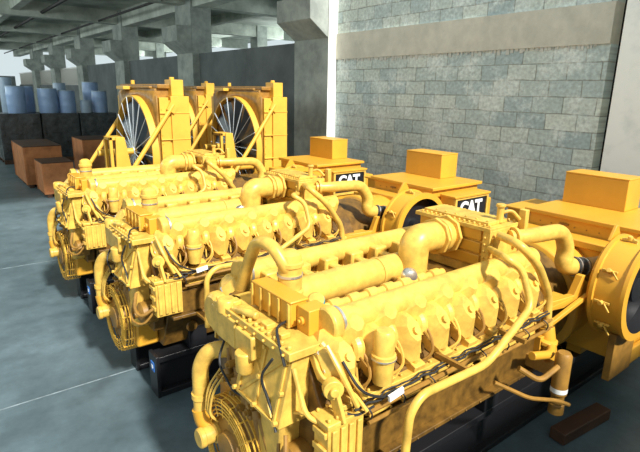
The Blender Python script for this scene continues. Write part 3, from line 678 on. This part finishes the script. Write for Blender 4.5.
# ------------------------------------------------------------------ radiators
def make_radiator():
    # near face at y=7.07, front (fan side) at x=2.60
    root = thing('radiator', 'yellow engine radiator with a big dark fan, the left one of the front pair', 'radiator', (2.85, 8.0, 0), 'engine radiators behind the generator sets')
    x0, x1, y0, y1, zt = 2.62, 3.08, 7.07, 8.95, 2.46
    b = MB(); b.box((x0+0.02, y0+0.14, 0.42), (x1-0.1, y1-0.14, zt))
    b.build('core', BRN, root, 0.01)
    b = MB()                                     # front plate with round opening
    n = 48; FC = (7.93, 1.52); FR = 0.81
    ys0, ys1, zs0, zs1 = y0+0.03, y1-0.15, 0.45, zt-0.03
    vs = []; fs = []
    for i in range(n):
        a = 2*PI*i/n; c_, s_ = math.cos(a), math.sin(a)
        vs.append((x0, FC[0]+FR*c_, FC[1]+FR*s_))
        k = min(((ys1-FC[0]) if c_ > 0 else (FC[0]-ys0))/max(abs(c_),1e-6), ((zs1-FC[1]) if s_ > 0 else (FC[1]-zs0))/max(abs(s_),1e-6))
        vs.append((x0, FC[0]+k*c_, FC[1]+k*s_))
    for i in range(n):
        j = (i+1) % n; fs.append((2*i, 2*i+1, 2*j+1, 2*j))
    b.add(vs, fs)
    o = b.build('fan_shroud_plate', BRN, root); sm = o.modifiers.new('solid', 'SOLIDIFY'); sm.thickness = 0.02
    b = MB(); b.lathe((x0, FC[0], FC[1]), (-1,0,0), [(0,FR),(0.10,FR),(0.10,FR+0.025),(0,FR+0.025)], 56, False, False)
    vs_n = len(b.v); b.f += [(i, (i+1) % 56, 3*56+(i+1) % 56, 3*56+i) for i in range(56)]
    b.build('fan_ring', OCH, root)
    # fan blades and hub
    fan = MB(); fan.lathe((x0-0.06, FC[0], FC[1]), (1,0,0), [(0,0.10),(0.03,0.13),(0.10,0.13)], 20)
    fan = fan.build('fan_hub', BLK, root)
    for i in range(12):
        a = 2*PI*(i+0.3)/12; d = Vector((0, math.cos(a), math.sin(a))); t = Vector((0, -math.sin(a), math.cos(a))); X = Vector((1,0,0))
        c_ = Vector((x0+0.0, FC[0], FC[1]))
        bl = MB(); wv = (t*0.85+X*0.30)
        p = [c_+d*0.11-wv*0.05, c_+d*0.78-wv*0.15, c_+d*0.78+wv*0.15, c_+d*0.11+wv*0.05]
        bl.prism(p, X*0.008)
        bl.build('fan_blade', GAUZE, fan)
    # guard wires (pale)
    g = MB()
    for i in range(18):
        a = 2*PI*i/18; d = Vector((0, math.cos(a), math.sin(a))); c_ = Vector((x0-0.10, FC[0], FC[1]))
        g.tube([c_+d*0.05, c_+d*(FR+0.01)], 0.005 if i % 2 else 0.008, 5)
    for rr in (0.06,):
        g.tube([(x0-0.105, FC[0]+rr*math.cos(a), FC[1]+rr*math.sin(a)) for a in [2*PI*i/40 for i in range(41)]], 0.008, 5)
    g.build('fan_guard', SPOKE, root, label='thin pale radial guard wires')
    # side frames
    for s_, ya, yb in ((0, y0, y0+0.14), (1, y1-0.14, y1)):
        b = MB(); b.box((x0+0.03, ya, 0.15), (x0+0.16, yb, 2.34)); b.box((x0+0.19, ya-0.015*(1-s_), 0.15), (x1, yb, 2.36))
        b.box((x0+0.15, ya+0.02, 0.15), (x0+0.2, yb-0.02, 2.3))
        for z_ in (0.9, 1.38, 1.75, 2.12): b.box((x0+0.025, ya-0.02*(1-s_)-0.002, z_), (x1+0.005, ya+0.01, z_+0.012))
        b.bolts([(x0+0.05, ya-0.001, 0.5+0.12*k) for k in range(15)], (0,-1,0), 0.008, 0.01)
        b.build('side_frame', OCH, root, 0.006)
    b = MB(); b.box((x0+0.05, y0+0.10, zt), (x1-0.06, y1-0.1, zt+0.06)); b.box((x0+0.0, y0+0.3, zt+0.0), (x0+0.12, y1-0.4, zt+0.03))
    b.build('top_tank', BRN, root, 0.01)
    b = MB(); b.box((x0+0.22, y0+0.02, 2.36), (x1-0.06, y0+0.26, 2.585)); b.cyl((x0+0.28,y0+0.14,2.585),(x0+0.28,y0+0.14,2.62),0.035,12); b.build('expansion_box', OCH, root, 0.006)
    b = MB(); b.box((x0-0.10, y1-0.75, zt-0.02), (x0+0.06, y1-0.40, zt+0.03)); b.cyl((x0+0.1,y1-0.6,zt+.06),(x0+0.1,y1-0.6,zt+0.12),0.03,10); b.build('lifting_lug', OCH, root, 0.004)
    # struts
    for yy in (y0-0.02, y1+0.0):
        b = MB(); b.tube([(2.84, yy, 2.24), (2.13, yy, 1.26), (1.55, yy, 0.45)], 0.032, 10)
        b.obox((x0+0.20, yy, 2.20), (0.12, 0.05, 0.12), (0.6,0,1)); b.build('strut', OCH, root)
    # fan drive support
    b = MB(); b.prism([(2.04,7.34,0.5),(2.42,7.34,0.5),(2.22,7.34,1.79),(2.10,7.34,1.79)], (0,0.025,0))
    b.box((2.02,7.365,0.5),(2.06,7.42,1.79)); b.box((2.02,7.62,0.5),(2.06,7.68,1.79)); b.box((2.02,7.365,1.75),(2.22,7.68,1.79)); b.box((2.16,7.42,0.5),(2.20,7.66,1.6))
    b.build('drive_support', OCH, root, 0.004)
    b = MB(); b.cyl((2.0,7.93,1.52),(2.56,7.93,1.52),0.05,14)
    b.build('fan_shaft', OCH, root)
    MB().tube([(2.2,7.25,1.26),(2.5,7.25,1.26),(2.60,7.25,1.22)],0.06,14,0.05).build('coolant_stub', OCH, root)
    b = MB()
    for yy in (7.2, 8.8): b.box((1.49, yy-0.06, 0.0), (3.10, yy+0.06, 0.16))
    b.box((1.49, 7.2, 0.02), (1.6, 8.8, 0.14)); b.box((2.95, 7.2, 0.02), (3.08, 8.8, 0.42)); b.box((1.6,7.6,0.16),(2.1,8.5,0.42))
    b.build('base_frame', OCH, root, 0.006)
    return root
r1 = make_radiator()
r2 = copy_tree(r1); r2.location = (4.55, 8.0, 0); r2['label'] = 'yellow engine radiator with a big dark fan, beside the concrete corbel column'
r3 = copy_tree(r1); r3.location = (4.62, 10.6, 0); r3['label'] = 'engine radiator mostly hidden, seen in the gap between the front pair'

# ------------------------------------------------------------------ crates, wrapped pallets, drums
def crate(x0, y0, wx, wy, h, label, side_dark=True):
    root = thing('wooden_crate', label, 'crate', (x0+wx/2, y0+wy/2, 0), 'wooden crates by the left aisle')
    MB().box((x0, y0, 0.08), (x0+wx, y0+wy, h-0.02)).build('panel_body', WOOD, root, 0.004)
    MB().box((x0-0.012, y0-0.012, h-0.02), (x0+wx+0.012, y0+wy+0.012, h)).build('lid', WOODD, root, 0.003)
    for xx in (x0+0.04, x0+wx/2-0.05, x0+wx-0.14): MB().box((xx, y0, 0), (xx+0.1, y0+wy, 0.08)).build('runner', WOODD, root)
    for xx in (x0, x0+wx-0.05): MB().box((xx, y0-0.014, 0.08), (xx+0.05, y0, h-0.02)).build('batten', WOOD, root, 0.002)
    for zz in (0.08, h-0.08): MB().box((x0+0.05, y0-0.012, zz), (x0+wx-0.05, y0, zz+0.06)).build('batten', WOOD, root, 0.002)
    for yy in (y0, y0+wy-0.06): MB().box((x0-0.014, yy, 0.08), (x0, yy+0.06, h-0.02)).build('batten', WOOD, root, 0.002)
    return root
crate(1.86, 14.2, 0.84, 1.9, 1.03, 'large red-brown wooden crate at the left edge behind the smaller crate')
crate(1.99, 12.7, 0.64, 0.9, 0.80, 'smaller red-brown wooden crate standing nearest on the left')
crate(3.45, 15.2, 0.9, 1.2, 1.05, 'brown wooden crate half hidden behind the left radiator strut')

def pallet(x0, y0, wx, wy, h, label):
    root = thing('wrapped_pallet', label, 'pallet', (x0+wx/2, y0+wy/2, 0), 'black wrapped pallets under the blue drums')
    b = MB()
    n = 12; vs = []; fs = []
    rows = 9
    per = [(x0+wx*i/n, y0) for i in range(n)] + [(x0+wx, y0+wy*i/n) for i in range(n)] + [(x0+wx-wx*i/n, y0+wy) for i in range(n)] + [(x0, y0+wy-wy*i/n) for i in range(n)]
    cx, cy = x0+wx/2, y0+wy/2
    for j in range(rows):
        for (px_, py_) in per:
            k = 1 + random.uniform(-0.02, 0.012); vs.append((cx+(px_-cx)*k, cy+(py_-cy)*k, 0.14+(h-0.14)*j/(rows-1)))
    N = len(per)
    for j in range(rows-1):
        for i in range(N): fs.append((j*N+i, j*N+(i+1)%N, (j+1)*N+(i+1)%N, (j+1)*N+i))
    fs.append(tuple(range((rows-1)*N, rows*N))); fs.append(tuple(range(N))[::-1])
    b.add(vs, fs); b.build('wrapped_load', WRAP, root)
    b = MB(); b.box((x0, y0, 0.10), (x0+wx, y0+wy, 0.138))
    for yy in (y0, y0+wy/2-0.05, y0+wy-0.1): b.box((x0, yy, 0), (x0+wx, yy+0.1, 0.10))
    b.build('pallet_deck', WOODD, root)
    return root
PT = 1.60
pallet(1.93, 19.0, 1.17, 1.3, PT, 'black-wrapped pallet load at the left edge')
pallet(3.14, 19.0, 1.14, 1.3, PT, 'black-wrapped pallet load in the middle of three')
pallet(4.32, 19.0, 1.20, 1.3, PT, 'black-wrapped pallet load nearest the radiator')

def drum(x, y_, r, h, ma, label, z=PT):
    root = thing('plastic_drum', label, 'drum', (x, y_, z+0.004), 'blue drums on the wrapped pallets')
    o = (x, y_, z+0.004)
    MB().lathe(o, (0,0,1), [(0,r*0.94),(0.03,r*0.985),(h*0.30,r),(h*0.33,r*1.02),(h*0.36,r),(h*0.64,r),(h*0.67,r*1.02),(h*0.70,r),(h-0.05,r*0.98),(h-0.03,r*0.94)], 28).build('drum_body', ma, root)
    MB().lathe((x, y_, z+0.004+h-0.03), (0,0,1), [(0,r*0.99),(0.03,r*0.99),(0.03,r*0.9),(0.018,r*0.88)], 28).build('drum_rim', DRUML, root)
    return root
DR = [(2.52,19.36,.275,.86,DRUM,'large blue-grey drum at the left edge of the picture'),(2.92,19.95,.22,.86,DRUM,'blue-grey drum half behind the leftmost large one'),
      (3.45,19.36,.30,.80,DRUM,'wide blue drum standing on the left half of the middle pallet'),(4.03,19.33,.265,.74,DRUM,'blue drum on the right end of the middle pallet'),
      (4.60,19.22,.19,.42,DRUML,'short pale blue drum in front of the tallest'),(5.08,19.30,.25,.74,DRUM,'blue drum at the right end of the row'),
      (4.95,19.88,.27,1.04,DRUM,'tallest blue drum, rising behind the right end of the row'),(3.95,19.92,.20,.98,DRUML,'pale drum standing behind the two middle drums'),
      (2.35,19.98,.19,1.12,DRUML,'tall pale drum behind the large one at the left edge')]
for d in DR: drum(*d)

# loose dark timber on the floor by the nearest set
b = MB(); b.bar((3.35, 1.42, 0.05), (3.95, 1.36, 0.05), 0.12, 0.09)
tag(b.build('timber_block', WOODD, origin=(3.65,1.39,0), bevel=0.006), 'dark timber beam lying on the floor beside the nearest generator set', 'timber')
